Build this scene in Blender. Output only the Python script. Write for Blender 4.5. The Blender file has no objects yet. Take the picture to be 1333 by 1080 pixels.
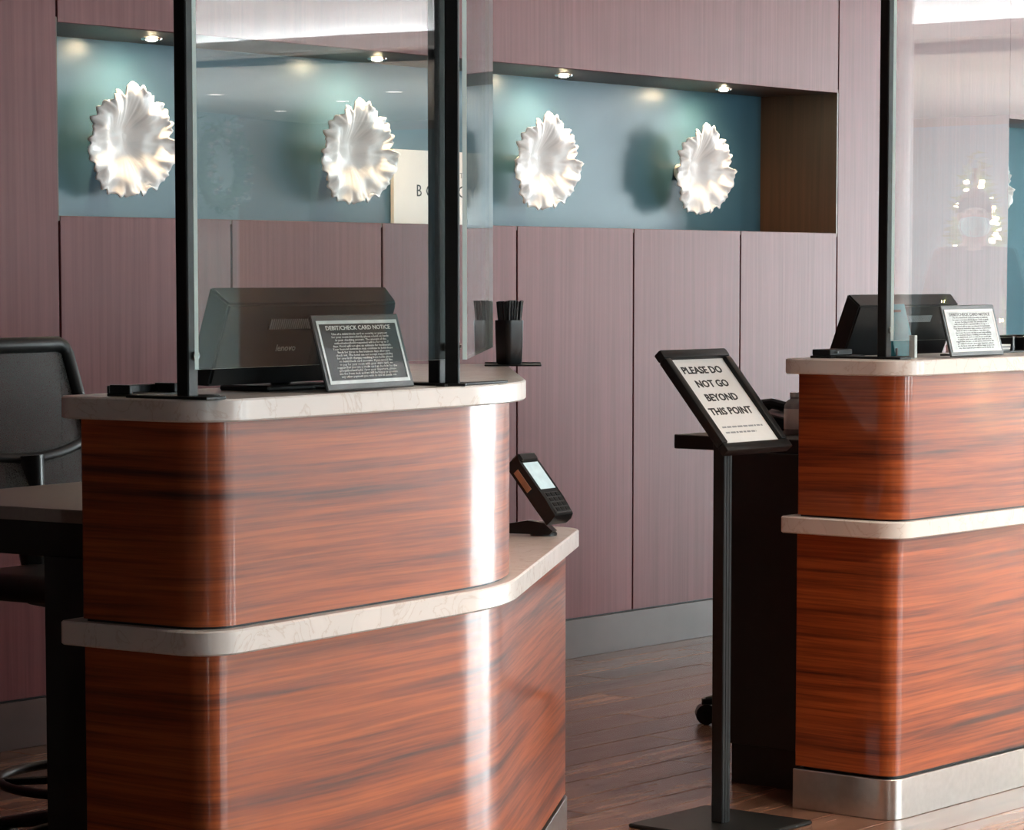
import bpy, bmesh, math, random
from mathutils import Vector, Matrix, noise
random.seed(7)
PI = math.pi
S = bpy.context.scene
COL = S.collection

# ------------------------------------------------------------------ camera
CAM_H = 1.28
F_PX, W_PX, H_PX = 3700.0, 1333.0, 1080.0
cam_d = bpy.data.cameras.new('camera')
cam = bpy.data.objects.new('camera', cam_d); COL.objects.link(cam)
cam_d.sensor_fit = 'HORIZONTAL'; cam_d.sensor_width = 36.0
cam_d.lens = F_PX / W_PX * 36.0
cam_d.shift_y = (660.0 - 540.0) / W_PX
cam_d.clip_end = 200
cam.location = (0, 0, CAM_H)
yaw = math.radians(39.75); pitch = math.atan((660.0 - 364.0) / F_PX)
cam.rotation_euler = (PI / 2 - pitch, 0, yaw - PI / 2)
S.camera = cam

# ------------------------------------------------------------------ world, exposure
SKY = 17.0
wd = bpy.data.worlds.new('sky'); S.world = wd; wd.use_nodes = True
bg = wd.node_tree.nodes['Background']
bg.inputs['Color'].default_value = (0.86, 0.95, 1.0, 1); bg.inputs['Strength'].default_value = SKY
S.view_settings.view_transform = 'Standard'; S.view_settings.look = 'None'
S.view_settings.gamma = 1; S.view_settings.use_curve_mapping = False
S.view_settings.exposure = 0.88
S.cycles.use_denoising = True
S.cycles.max_bounces = 10; S.cycles.diffuse_bounces = 5; S.cycles.glossy_bounces = 5
S.cycles.transparent_max_bounces = 16
S.cycles.caustics_reflective = False; S.cycles.caustics_refractive = False
S.cycles.sample_clamp_indirect = 6.0

def portal(name, loc, rot, sx, sy):
    l = bpy.data.lights.new(name, 'AREA'); l.shape = 'RECTANGLE'; l.size = sx; l.size_y = sy
    l.cycles.is_portal = True
    o = bpy.data.objects.new(name, l); COL.objects.link(o); o.location = loc; o.rotation_euler = rot
    return o
# lobby openings: glazing in the far end (x = EX) and in the south side (y = SY)
EX, SY, WX, CEIL = 19.0, -5.9, -3.0, 2.95
EAST_WIN = [(-1.6, 1.5), (1.75, 5.0)]                 # y ranges
SOUTH_WIN = [(-2.7, -2.3), (6.7, 7.5), (9.0, 10.6), (13.0, 15.4)]      # x ranges
for i, (a, b) in enumerate(EAST_WIN):
    portal('window_daylight', (EX + .35, (a + b) / 2, 1.45), (0, PI / 2, 0), 2.6, b - a)
for i, (a, b) in enumerate(SOUTH_WIN):
    portal('window_daylight', ((a + b) / 2, SY - .35, 1.45), (-PI / 2, 0, PI), b - a, 2.6)

# ------------------------------------------------------------------ material helpers
MATS = {}
def new_mat(name):
    m = bpy.data.materials.new(name); m.use_nodes = True
    nt = m.node_tree; b = nt.nodes['Principled BSDF']
    MATS[name] = m
    return m, nt, b
def N(nt, t, **kw):
    n = nt.nodes.new(t)
    for k, v in kw.items(): setattr(n, k, v)
    return n
def setin(n, **kw):
    for k, v in kw.items(): n.inputs[k.replace('_', ' ')].default_value = v
def plain(name, col, rough=.5, metal=0.0, spec=.5, noise_amt=.12, nscale=40, bump=0.0, coat=0.0, emit=None, estr=0):
    m, nt, b = new_mat(name)
    tc = N(nt, 'ShaderNodeTexCoord'); nz = N(nt, 'ShaderNodeTexNoise')
    nz.inputs['Scale'].default_value = nscale; nz.inputs['Detail'].default_value = 3
    nt.links.new(tc.outputs['Object'], nz.inputs['Vector'])
    r = N(nt, 'ShaderNodeValToRGB'); e = r.color_ramp.elements
    e[0].color = tuple(c * (1 - noise_amt) for c in col) + (1,); e[1].color = tuple(min(1, c * (1 + noise_amt)) for c in col) + (1,)
    e[0].position = .3; e[1].position = .7
    nt.links.new(nz.outputs['Fac'], r.inputs['Fac']); nt.links.new(r.outputs['Color'], b.inputs['Base Color'])
    b.inputs['Roughness'].default_value = rough; b.inputs['Metallic'].default_value = metal
    b.inputs['Specular IOR Level'].default_value = spec; b.inputs['Coat Weight'].default_value = coat
    if bump:
        bp = N(nt, 'ShaderNodeBump'); bp.inputs['Strength'].default_value = bump; bp.inputs['Distance'].default_value = .002
        nt.links.new(nz.outputs['Fac'], bp.inputs['Height']); nt.links.new(bp.outputs['Normal'], b.inputs['Normal'])
    if emit:
        b.inputs['Emission Color'].default_value = emit + (1,); b.inputs['Emission Strength'].default_value = estr
    return m

def grain_mat(name, cols, coord, sc, sc2, dist, rough, spec=.5, coat=0.0, coat_rough=.1, rand=0.0, contrast=(.3, .75), bump=.15, fine=None):
    """wood: coord 'UV' or 'Object'; sc = mapping scale that stretches the grain"""
    m, nt, b = new_mat(name); L = nt.links
    tc = N(nt, 'ShaderNodeTexCoord'); src = tc.outputs[coord]
    oi = N(nt, 'ShaderNodeObjectInfo')
    add = N(nt, 'ShaderNodeVectorMath', operation='ADD')
    mul = N(nt, 'ShaderNodeVectorMath', operation='SCALE'); mul.inputs[0].default_value = (13.1, 7.7, 5.3)
    L.new(oi.outputs['Random'], mul.inputs['Scale']); L.new(src, add.inputs[0]); L.new(mul.outputs['Vector'], add.inputs[1])
    # slow warp of the grain
    mp0 = N(nt, 'ShaderNodeMapping'); mp0.inputs['Scale'].default_value = sc2
    L.new(add.outputs['Vector'], mp0.inputs['Vector'])
    n0 = N(nt, 'ShaderNodeTexNoise'); setin(n0, Scale=1.0, Detail=1.0, Roughness=.35); L.new(mp0.outputs['Vector'], n0.inputs['Vector'])
    warp = N(nt, 'ShaderNodeVectorMath', operation='SCALE'); warp.inputs['Scale'].default_value = dist
    L.new(n0.outputs['Color'], warp.inputs[0])
    ad2 = N(nt, 'ShaderNodeVectorMath', operation='ADD'); L.new(add.outputs['Vector'], ad2.inputs[0]); L.new(warp.outputs['Vector'], ad2.inputs[1])
    mp = N(nt, 'ShaderNodeMapping'); mp.inputs['Scale'].default_value = sc; L.new(ad2.outputs['Vector'], mp.inputs['Vector'])
    n1 = N(nt, 'ShaderNodeTexNoise'); setin(n1, Scale=1.0, Detail=7.0, Roughness=.62); L.new(mp.outputs['Vector'], n1.inputs['Vector'])
    r = N(nt, 'ShaderNodeValToRGB'); els = r.color_ramp.elements
    k = len(cols)
    els[0].position = contrast[0]; els[0].color = cols[0] + (1,)
    els[1].position = contrast[1]; els[1].color = cols[-1] + (1,)
    for i in range(1, k - 1):
        e = els.new(contrast[0] + (contrast[1] - contrast[0]) * i / (k - 1)); e.color = cols[i] + (1,)
    L.new(n1.outputs['Fac'], r.inputs['Fac'])
    out = r.outputs['Color']
    if fine:
        mpf = N(nt, 'ShaderNodeMapping'); mpf.inputs['Scale'].default_value = fine; L.new(ad2.outputs['Vector'], mpf.inputs['Vector'])
        nf = N(nt, 'ShaderNodeTexNoise'); setin(nf, Scale=1.0, Detail=4.0, Roughness=.6); L.new(mpf.outputs['Vector'], nf.inputs['Vector'])
        rf = N(nt, 'ShaderNodeValToRGB'); rf.color_ramp.elements[0].position = .32; rf.color_ramp.elements[1].position = .58
        rf.color_ramp.elements[0].color = (.42, .36, .34, 1); rf.color_ramp.elements[1].color = (1, 1, 1, 1); L.new(nf.outputs['Fac'], rf.inputs['Fac'])
        mm = N(nt, 'ShaderNodeMix'); mm.data_type = 'RGBA'; mm.blend_type = 'MULTIPLY'; mm.inputs[0].default_value = .8
        L.new(out, mm.inputs[6]); L.new(rf.outputs['Color'], mm.inputs[7]); out = mm.outputs[2]
    if rand:
        hsv = N(nt, 'ShaderNodeHueSaturation'); mr = N(nt, 'ShaderNodeMapRange')
        mr.inputs['To Min'].default_value = 1 - rand; mr.inputs['To Max'].default_value = 1 + rand
        L.new(oi.outputs['Random'], mr.inputs['Value']); L.new(mr.outputs['Result'], hsv.inputs['Value']); L.new(out, hsv.inputs['Color']); out = hsv.outputs['Color']
    L.new(out, b.inputs['Base Color'])
    b.inputs['Roughness'].default_value = rough; b.inputs['Specular IOR Level'].default_value = spec
    b.inputs['Coat Weight'].default_value = coat; b.inputs['Coat Roughness'].default_value = coat_rough
    if bump:
        bp = N(nt, 'ShaderNodeBump'); bp.inputs['Strength'].default_value = bump; bp.inputs['Distance'].default_value = .0006
        L.new(n1.outputs['Fac'], bp.inputs['Height']); L.new(bp.outputs['Normal'], b.inputs['Normal'])
    return m

M_DESK = grain_mat('desk_cherry_veneer', [(.085, .017, .006), (.24, .046, .010), (.38, .080, .016), (.45, .102, .021)], 'UV',
                   (1.0, 34, 1), (.9, 2.2, 1), .055, .42, .4, coat=.50, coat_rough=.10, contrast=(.30, .60), bump=.02, fine=(3, 150, 1))
M_PANEL = grain_mat('wall_veneer', [(.122, .036, .038), (.158, .049, .051), (.194, .063, .064)], 'Object',
                    (75, 75, 1.3), (4, 4, 1), .02, .42, .22, rand=.04, bump=.03)
M_FLOOR = grain_mat('floor_plank', [(.06, .028, .018), (.16, .08, .052), (.25, .135, .09), (.32, .18, .125)], 'Object',
                    (2.2, 26, 26), (1.1, 2, 2), .12, .24, .5, rand=.28, bump=.06)
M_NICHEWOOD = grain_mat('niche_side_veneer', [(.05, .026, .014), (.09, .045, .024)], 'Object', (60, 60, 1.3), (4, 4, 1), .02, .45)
M_STONE = None
def stone():
    m, nt, b = new_mat('cream_quartz'); L = nt.links
    tc = N(nt, 'ShaderNodeTexCoord')
    n1 = N(nt, 'ShaderNodeTexNoise'); setin(n1, Scale=9.0, Detail=8.0, Distortion=1.6); L.new(tc.outputs['Object'], n1.inputs['Vector'])
    r = N(nt, 'ShaderNodeValToRGB'); e = r.color_ramp.elements
    e[0].position = .485; e[0].color = (.79, .76, .73, 1); e[1].position = .515; e[1].color = (.79, .76, .73, 1)
    x = e.new(.5); x.color = (.68, .62, .57, 1)
    x = e.new(.40); x.color = (.82, .79, .76, 1)
    L.new(n1.outputs['Fac'], r.inputs['Fac']); L.new(r.outputs['Color'], b.inputs['Base Color'])
    b.inputs['Roughness'].default_value = .22
    return m
M_STONE = stone()
M_STEEL = plain('brushed_steel', (.62, .60, .57), .30, 1.0, noise_amt=.05, nscale=60)
M_BLACK = plain('black_powder_coat', (.008, .009, .009), .42, spec=.25, noise_amt=.2)
M_BLACKPL = plain('black_plastic', (.010, .012, .013), .30, spec=.3, noise_amt=.15)
M_BLACKLAM = plain('black_laminate', (.012, .011, .010), .5, noise_amt=.15)
M_DARKGREY = plain('dark_grey_plastic', (.035, .04, .042), .4)
M_GREYLAM = plain('grey_laminate', (.30, .28, .27), .4, noise_amt=.06, nscale=120)
M_BLUE = plain('teal_blue_paint', (.044, .110, .158), .30, spec=.35, noise_amt=.03, nscale=6)
M_TEALWALL = plain('teal_matt_paint', (.030, .125, .165), .6, spec=.2, noise_amt=.03, nscale=6)
M_WHITECER = plain('white_ceramic', (.93, .92, .91), .35, noise_amt=.02, nscale=30, bump=.2)
M_PAPER = plain('white_paper', (.80, .80, .78), .6, noise_amt=.02)
M_WHITE = plain('white_paint', (.80, .79, .77), .6, noise_amt=.02)
M_BASEB = plain('base_laminate', (.085, .055, .048), .38, spec=.35, noise_amt=.08, nscale=8)
M_INK = plain('black_ink', (.012, .012, .012), .6)
M_GREYINK = plain('grey_ink', (.30, .32, .33), .6)
M_SILVER = plain('silver_print', (.60, .66, .66), .4)
M_CHROME = plain('chrome', (.75, .75, .75), .12, 1.0)
M_SCREEN = plain('terminal_screen', (.55, .68, .70), .15, emit=(.55, .75, .80), estr=.25)
M_TEAL = plain('teal_plastic', (.03, .25, .33), .25)
M_BRASS = plain('tan_label', (.40, .28, .19), .5)
M_MAUVE = plain('taupe_wall_paint', (.32, .24, .21), .6, noise_amt=.03)
M_DARKWALL = plain('dark_brown_wall', (.045, .03, .024), .6)
M_COLBLUE = plain('pale_blue_paint', (.45, .62, .68), .5, noise_amt=.03)
M_BLUEWALL = plain('slate_blue_paint', (.16, .32, .42), .5, noise_amt=.03)
M_PILLAR = plain('pillar_plaster', (.62, .54, .52), .5, noise_amt=.03)
M_GREEN = plain('fir_needles', (.10, .20, .08), .6, noise_amt=.5, nscale=30)
M_BULB = plain('warm_bulb', (1, .8, .5), .5, emit=(1, .72, .38), estr=70)
M_COVE = plain('added_cove_led', (1, 1, 1), .5, emit=(.92, .97, 1), estr=140)  # glow of the added trough under the soffit
M_LAMP = plain('lamp_lens', (1, .9, .7), .5, emit=(1.0, .80, .50), estr=300)
M_DOWN = plain('downlight_lens', (1, 1, 1), .5, emit=(1, .97, .92), estr=14)
M_SKIN = plain('skin', (.42, .22, .15), .5, noise_amt=.06)
M_MASK = plain('blue_mask_fabric', (.38, .68, .74), .7, noise_amt=.04)
M_HAIR = plain('dark_hair', (.025, .016, .012), .5, noise_amt=.4, nscale=90)
M_COAT = plain('dark_coat_fabric', (.055, .04, .055), .8, noise_amt=.15, nscale=60)
M_TROUS = plain('dark_trousers', (.03, .03, .04), .8)
M_STRAW = plain('black_straw', (.014, .015, .016), .25)
M_EDGE = plain('glass_edge', (.85, .95, .93), .15, noise_amt=.02)
def edge_glow(m):
    nt = m.node_tree; L = nt.links; b = nt.nodes['Principled BSDF']
    tl = N(nt, 'ShaderNodeBsdfTranslucent'); tl.inputs['Color'].default_value = (.80, .95, .92, 1)
    ms = N(nt, 'ShaderNodeMixShader'); ms.inputs['Fac'].default_value = .7
    L.new(b.outputs[0], ms.inputs[1]); L.new(tl.outputs[0], ms.inputs[2]); L.new(ms.outputs[0], nt.nodes['Material Output'].inputs['Surface'])
edge_glow(M_EDGE)

def glass_mat(name, ior, tint, grough=.0):
    m = bpy.data.materials.new(name); m.use_nodes = True; nt = m.node_tree; L = nt.links
    nt.nodes.remove(nt.nodes['Principled BSDF']); out = nt.nodes['Material Output']
    tr = N(nt, 'ShaderNodeBsdfTransparent'); tr.inputs['Color'].default_value = tint + (1,)
    gl = N(nt, 'ShaderNodeBsdfGlossy'); gl.inputs['Roughness'].default_value = grough
    fr = N(nt, 'ShaderNodeFresnel'); ge = N(nt, 'ShaderNodeNewGeometry')
    mx = N(nt, 'ShaderNodeMix'); mx.data_type = 'FLOAT'
    mx.inputs[2].default_value = ior; mx.inputs[3].default_value = 1 / ior
    L.new(ge.outputs['Backfacing'], mx.inputs[0]); L.new(mx.outputs[0], fr.inputs['IOR'])
    ms = N(nt, 'ShaderNodeMixShader'); L.new(fr.outputs['Fac'], ms.inputs['Fac']); L.new(tr.outputs[0], ms.inputs[1]); L.new(gl.outputs[0], ms.inputs[2])
    L.new(ms.outputs[0], out.inputs['Surface'])
    return m
M_GLASS = glass_mat('clear_screen', 1.58, (.965, .985, .98))
M_WINGLASS = glass_mat('window_glass', 1.45, (.97, .99, .98))
def mesh_fabric():
    m, nt, b = new_mat('chair_mesh'); L = nt.links
    b.inputs['Base Color'].default_value = (.02, .022, .02, 1); b.inputs['Roughness'].default_value = .7
    tr = N(nt, 'ShaderNodeBsdfTransparent'); ms = N(nt, 'ShaderNodeMixShader')
    tc = N(nt, 'ShaderNodeTexCoord'); vo = N(nt, 'ShaderNodeTexVoronoi'); vo.inputs['Scale'].default_value = 350
    L.new(tc.outputs['Object'], vo.inputs['Vector'])
    mr = N(nt, 'ShaderNodeMapRange'); mr.inputs['From Min'].default_value = .2; mr.inputs['From Max'].default_value = .5
    mr.inputs['To Min'].default_value = .72; mr.inputs['To Max'].default_value = .96
    L.new(vo.outputs['Distance'], mr.inputs['Value']); L.new(mr.outputs['Result'], ms.inputs['Fac'])
    L.new(tr.outputs[0], ms.inputs[1]); L.new(b.outputs[0], ms.inputs[2]); L.new(ms.outputs[0], nt.nodes['Material Output'].inputs['Surface'])
    return m
M_MESH = mesh_fabric()

# ------------------------------------------------------------------ object helpers
def tag(o, label=None, cat=None, group=None, kind=None):
    if label: o['label'] = label
    if cat: o['category'] = cat
    if group: o['group'] = group
    if kind: o['kind'] = kind
    return o
def empty(name, loc=(0, 0, 0), rz=0, **kw):
    o = bpy.data.objects.new(name, None); COL.objects.link(o); o.location = loc; o.rotation_euler = (0, 0, rz)
    o.empty_display_size = .1
    return tag(o, **kw)
def fin(name, bm, mat, parent=None, smooth=35, mats=None, **kw):
    me = bpy.data.meshes.new(name)
    bmesh.ops.recalc_face_normals(bm, faces=bm.faces[:])
    bm.to_mesh(me); bm.free()
    for m in (mats or [mat]): me.materials.append(m)
    if smooth:
        for p in me.polygons: p.use_smooth = True
        me.set_sharp_from_angle(angle=math.radians(smooth))
    o = bpy.data.objects.new(name, me); COL.objects.link(o)
    if parent: o.parent = parent
    return tag(o, **kw)
def share(name, src, parent=None, loc=None, rot=None, **kw):
    o = bpy.data.objects.new(name, src.data); COL.objects.link(o)
    if parent: o.parent = parent
    if loc: o.location = loc
    if rot: o.rotation_euler = rot
    return tag(o, **kw)
def B(bm, x0, x1, y0, y1, z0, z1, bev=0.0, M=None, mi=0, seg=1):
    t = bmesh.new()
    bmesh.ops.create_cube(t, size=1)
    bmesh.ops.scale(t, vec=(abs(x1 - x0), abs(y1 - y0), abs(z1 - z0)), verts=t.verts)
    bmesh.ops.translate(t, vec=((x0 + x1) / 2, (y0 + y1) / 2, (z0 + z1) / 2), verts=t.verts)
    if bev: bmesh.ops.bevel(t, geom=t.edges[:], offset=bev, segments=seg, affect='EDGES', profile=.5)
    if M: bmesh.ops.transform(t, matrix=M, verts=t.verts)
    merge(bm, t, mi); return bm
def merge(bm, t, mi=0):
    mp = {}
    for v in t.verts: mp[v] = bm.verts.new(v.co)
    for f in t.faces:
        try:
            nf = bm.faces.new([mp[v] for v in f.verts]); nf.material_index = mi if mi else f.material_index; nf.smooth = f.smooth
        except ValueError: pass
    t.free()
def box(name, mat, x0, x1, y0, y1, z0, z1, bev=.0, parent=None, seg=1, **kw):
    return fin(name, B(bmesh.new(), x0, x1, y0, y1, z0, z1, bev, seg=seg), mat, parent, **kw)
def tube(bm, pts, r, seg=10, caps=True, closed=False, mi=0):
    pts = [Vector(p) for p in pts]; n = len(pts); rings = []
    rr = r if isinstance(r, (list, tuple)) else [r] * n
    prev = None
    for i, p in enumerate(pts):
        if closed: t = (pts[(i + 1) % n] - pts[i - 1]).normalized()
        else: t = (pts[min(i + 1, n - 1)] - pts[max(i - 1, 0)]).normalized()
        if prev is None:
            a = Vector((0, 0, 1)) if abs(t.z) < .9 else Vector((1, 0, 0)); u = t.cross(a).normalized()
        else: u = (prev - t * prev.dot(t)).normalized()
        prev = u; w = t.cross(u)
        rings.append([bm.verts.new(p + (u * math.cos(2 * PI * k / seg) + w * math.sin(2 * PI * k / seg)) * rr[i]) for k in range(seg)])
    m = n if closed else n - 1
    for i in range(m):
        a, b = rings[i], rings[(i + 1) % n]
        for k in range(seg):
            f = bm.faces.new((a[k], a[(k + 1) % seg], b[(k + 1) % seg], b[k])); f.material_index = mi
    if caps and not closed:
        bm.faces.new(rings[0][::-1]).material_index = mi; bm.faces.new(rings[-1]).material_index = mi
    return bm
def lathe(bm, prof, seg=24, c=(0, 0, 0), mi=0):
    rings = []
    for r, z in prof:
        if r < 1e-6: rings.append([bm.verts.new((c[0], c[1], c[2] + z))])
        else: rings.append([bm.verts.new((c[0] + r * math.cos(2 * PI * k / seg), c[1] + r * math.sin(2 * PI * k / seg), c[2] + z)) for k in range(seg)])
    for a, b in zip(rings, rings[1:]):
        for k in range(seg):
            k2 = (k + 1) % seg
            if len(a) == 1 and len(b) == 1: continue
            if len(a) == 1: f = bm.faces.new((a[0], b[k2], b[k]))
            elif len(b) == 1: f = bm.faces.new((a[k], a[k2], b[0]))
            else: f = bm.faces.new((a[k], a[k2], b[k2], b[k]))
            f.material_index = mi
    return bm
def ball(bm, c, r, seg=12, rings=8, sc=(1, 1, 1)):
    t = bmesh.new(); bmesh.ops.create_uvsphere(t, u_segments=seg, v_segments=rings, radius=r)
    bmesh.ops.scale(t, vec=sc, verts=t.verts); bmesh.ops.translate(t, vec=c, verts=t.verts); merge(bm, t); return bm
def fillet(poly, steps=10):
    """poly: list of (x, y, radius); returns outline points with round corners"""
    out = []; n = len(poly)
    for i, (x, y, r) in enumerate(poly):
        p = Vector((x, y)); a = Vector(poly[i - 1][:2]); b = Vector(poly[(i + 1) % n][:2])
        if r <= 0: out.append(p); continue
        u = (a - p).normalized(); v = (b - p).normalized()
        ang = math.acos(max(-1, min(1, u.dot(v)))); t = r / math.tan(ang / 2)
        c = p + (u + v).normalized() * (r / math.sin(ang / 2))
        s = p + u * t - c; e = p + v * t - c
        a0 = math.atan2(s.y, s.x); a1 = math.atan2(e.y, e.x); d = (a1 - a0 + PI) % (2 * PI) - PI
        for k in range(steps + 1):
            q = a0 + d * k / steps; out.append(c + Vector((math.cos(q), math.sin(q))) * r)
    return out
def offset(poly, d):
    """shift the corners of a (counter-clockwise) polygon inwards by d (negative grows)"""
    n = len(poly); out = []
    for i, (x, y, r) in enumerate(poly):
        p = Vector((x, y)); a = (p - Vector(poly[i - 1][:2])).normalized(); b = (Vector(poly[(i + 1) % n][:2]) - p).normalized()
        na = Vector((-a.y, a.x)); nb = Vector((-b.y, b.x))
        k = d / max(.2, (1 + na.dot(nb)))
        q = p + (na + nb) * k
        out.append((q.x, q.y, max(r - d, .004) if r > 0 else 0))
    return out
def extrude(name, pts, z0, z1, mat, parent=None, rim=0.0, smooth=30, **kw):
    """pts run counter-clockwise; side faces carry UV in metres (perimeter, height)"""
    bm = bmesh.new(); uvl = bm.loops.layers.uv.new('UVMap'); n = len(pts)
    u = [0.0]
    for i in range(n): u.append(u[-1] + (Vector(pts[(i + 1) % n]) - Vector(pts[i])).length)
    levels = [(z0, 0.0)]
    if rim: levels += [(z0 + rim, 1), (z1 - rim, 1), (z1, 0.0)]
    else: levels += [(z1, 0.0)]
    cen = [None] * n
    rows = []
    for li, (z, full) in enumerate(levels):
        row = []
        for i, p in enumerate(pts):
            p = Vector(p)
            if rim and not full:
                a = (Vector(pts[(i + 1) % n]) - Vector(pts[i - 1])).normalized(); p = p + Vector((-a.y, a.x)) * rim
            row.append(bm.verts.new((p.x, p.y, z)))
        rows.append(row)
    for li in range(len(rows) - 1):
        a, b = rows[li], rows[li + 1]
        for i in range(n):
            j = (i + 1) % n
            f = bm.faces.new((a[i], a[j], b[j], b[i]))
            for l, (uu, zz) in zip(f.loops, ((u[i], levels[li][0]), (u[i + 1], levels[li][0]), (u[i + 1], levels[li + 1][0]), (u[i], levels[li + 1][0]))):
                l[uvl].uv = (uu, zz)
    t = bm.faces.new(rows[-1]); bt = bm.faces.new(rows[0][::-1])
    for f in (t, bt):
        for l in f.loops: l[uvl].uv = (l.vert.co.x, l.vert.co.y)
    bmesh.ops.triangulate(bm, faces=[t, bt])
    return fin(name, bm, mat, parent, smooth, **kw)
def text(name, body, size, mat, parent, M, align='CENTER', extrude_=.0004, fat=0.0, res=2, sx=1.0):
    cu = bpy.data.curves.new(name, 'FONT'); cu.body = body; cu.size = size; cu.align_x = align; cu.align_y = 'CENTER'
    cu.extrude = extrude_; cu.offset = fat; cu.resolution_u = res
    t = bpy.data.objects.new(name, cu); COL.objects.link(t)
    dg = bpy.context.evaluated_depsgraph_get(); dg.update()
    me = bpy.data.meshes.new_from_object(t.evaluated_get(dg))
    bpy.data.objects.remove(t); bpy.data.curves.remove(cu)
    me.name = name; me.materials.clear(); me.materials.append(mat)
    me.transform(M @ Matrix.Diagonal((sx, 1, 1, 1)))
    o = bpy.data.objects.new(name, me); COL.objects.link(o)
    if parent: o.parent = parent
    return o
def frame(o, ex, ey):
    """matrix with x axis ex, y axis ey, origin o"""
    ex = Vector(ex).normalized(); ey = Vector(ey); ey = (ey - ex * ey.dot(ex)).normalized(); ez = ex.cross(ey)
    return Matrix(((ex.x, ey.x, ez.x, o[0]), (ex.y, ey.y, ez.y, o[1]), (ex.z, ey.z, ez.z, o[2]), (0, 0, 0, 1)))

# =================================================================== SETTING
YW = 5.956                       # face of the panelled wall
# ---- floor
fl = box('floor', M_FLOOR, WX - .2, EX + .2, SY - .2, YW + .6, -.12, -.003, kind='structure', label='brown wood plank floor of the lobby', smooth=0)
PW, PL = .152, 1.22
pk = {}
row = 0; y = 1.9
while y < YW - .01:
    w = min(PW, YW + .03 - y)
    x = 2.6 - (row * .47 % PL)
    while x < 10.6:
        vis = not (y < 3.0 and x > 6.2) and not (y < 2.6 and x > 4.4)
        if vis:
            key = round(w, 3)
            if key not in pk:
                pk[key] = box('plank', M_FLOOR, 0, PL - .003, 0, w - .003, -.010, 0, .0012, fl, smooth=0); pk[key].location = (x, y, 0)
            else: share('plank', pk[key], fl, (x, y, 0))
        x += PL
    y += PW; row += 1
# ---- panelled back wall with the niche
NX0, NX1, NZ0, NZ1, NY = 5.222, 9.077, 1.455, 1.980, 6.305
bm = bmesh.new()
B(bm, WX - .2, NX0 - .02, YW + .018, YW + .5, 0, CEIL); B(bm, NX1 + .02, 10.36, YW + .018, YW + .5, 0, CEIL)
B(bm, NX0 - .02, NX1 + .02, YW + .018, YW + .5, 0, NZ0 - .018); B(bm, NX0 - .02, NX1 + .02, YW + .018, YW + .5, NZ1 + .018, CEIL)
B(bm, NX0 - .02, NX1 + .02, NY + .01, YW + .5, NZ0 - .02, NZ1 + .02)
wall = fin('wall_back', bm, M_BLACKLAM, None, 0, kind='structure', label='wall clad in reddish brown wood panels with a long blue niche')
def panel(x0, x1, z0, z1, g=.0035):
    return box('panel', M_PANEL, x0 + g, x1 - g, YW, YW + .017, z0 + g, z1 - g, .0012, wall, smooth=0)
seams = [5.222, 5.881, 6.532, 7.187, 7.816, 8.452, 9.083]
for a, b in zip(seams, seams[1:]): panel(a, b, .135, NZ0 + .003)
panel(3.92, 5.222, .135, CEIL); panel(2.6, 3.92, .135, CEIL); panel(1.3, 2.6, .135, CEIL); panel(-.0, 1.3, .135, CEIL); panel(-1.5, 0, .135, CEIL); panel(WX, -1.5, .135, CEIL)
panel(5.222, 9.083, NZ1 - .003, CEIL, .003); panel(9.083, 10.362, .135, CEIL)
box('niche_back', M_BLUE, NX0, NX1, NY, NY + .008, NZ0, NZ1, 0, wall, label='teal blue painted back of the niche', smooth=0)
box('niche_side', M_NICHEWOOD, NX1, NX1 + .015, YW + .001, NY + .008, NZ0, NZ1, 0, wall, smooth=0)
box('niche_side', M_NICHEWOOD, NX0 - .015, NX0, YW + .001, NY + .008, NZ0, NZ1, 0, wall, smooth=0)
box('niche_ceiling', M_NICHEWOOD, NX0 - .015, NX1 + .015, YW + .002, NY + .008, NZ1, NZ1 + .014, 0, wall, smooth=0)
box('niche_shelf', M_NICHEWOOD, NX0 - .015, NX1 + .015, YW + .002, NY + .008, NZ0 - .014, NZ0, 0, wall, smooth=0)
# teal recess further along the wall
bm = bmesh.new(); B(bm, 10.36, EX + .2, YW + .36, YW + .5, 0, CEIL); B(bm, 11.9, EX + .2, YW + .0, YW + .36, 0, CEIL)
B(bm, 10.36, 11.9, YW, YW + .36, 1.94, CEIL); B(bm, 10.36, 11.9, YW, YW + .36, 0, .90)
w2 = fin('wall_right', bm, M_PANEL, None, 0, kind='structure', label='continuation of the panelled wall beyond the niche')
box('niche_back', M_TEALWALL, 10.365, 11.9, YW + .35, YW + .359, .90, 1.94, 0, w2, smooth=0)
box('baseboard_back', M_BASEB, WX, 11.9, YW + .004, YW + .03, 0, .132, .001, None, kind='structure', label='low satin brown base strip under the wood panels')
# ---- rest of the lobby (seen only in reflections)
def wall_with_openings(name, axis, at, lo, hi, wins, z0, z1, mat, th=.2, label=''):
    bm = bmesh.new(); cur = lo
    def put(a, b, zz0, zz1):
        if b - a < 1e-4: return
        if axis == 'x': B(bm, a, b, at - th, at, zz0, zz1)
        else: B(bm, at, at + th, a, b, zz0, zz1)
    for a, b in wins:
        put(cur, a, 0, CEIL); put(a, b, 0, z0); put(a, b, z1, CEIL); cur = b
    put(cur, hi, 0, CEIL)
    return fin(name, bm, mat, None, 0, kind='structure', label=label)
WZ0, WZ1 = .55, 2.75
ws = wall_with_openings('wall_south', 'x', SY, WX, EX, SOUTH_WIN, WZ0, WZ1, M_MAUVE, label='taupe lobby wall with tall windows')
we = wall_with_openings('wall_east', 'y', EX, SY, YW + .36, EAST_WIN, .05, WZ1, M_MAUVE, label='far lobby wall with tall windows')
box('wall_shade', M_DARKWALL, .9, 1.2, 2.3, YW, 0, CEIL, 0, None, kind='structure', label='unseen dark wall added to shade the end of the nearer desk', smooth=0)  # added out of view to block light on the left desk faces
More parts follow.
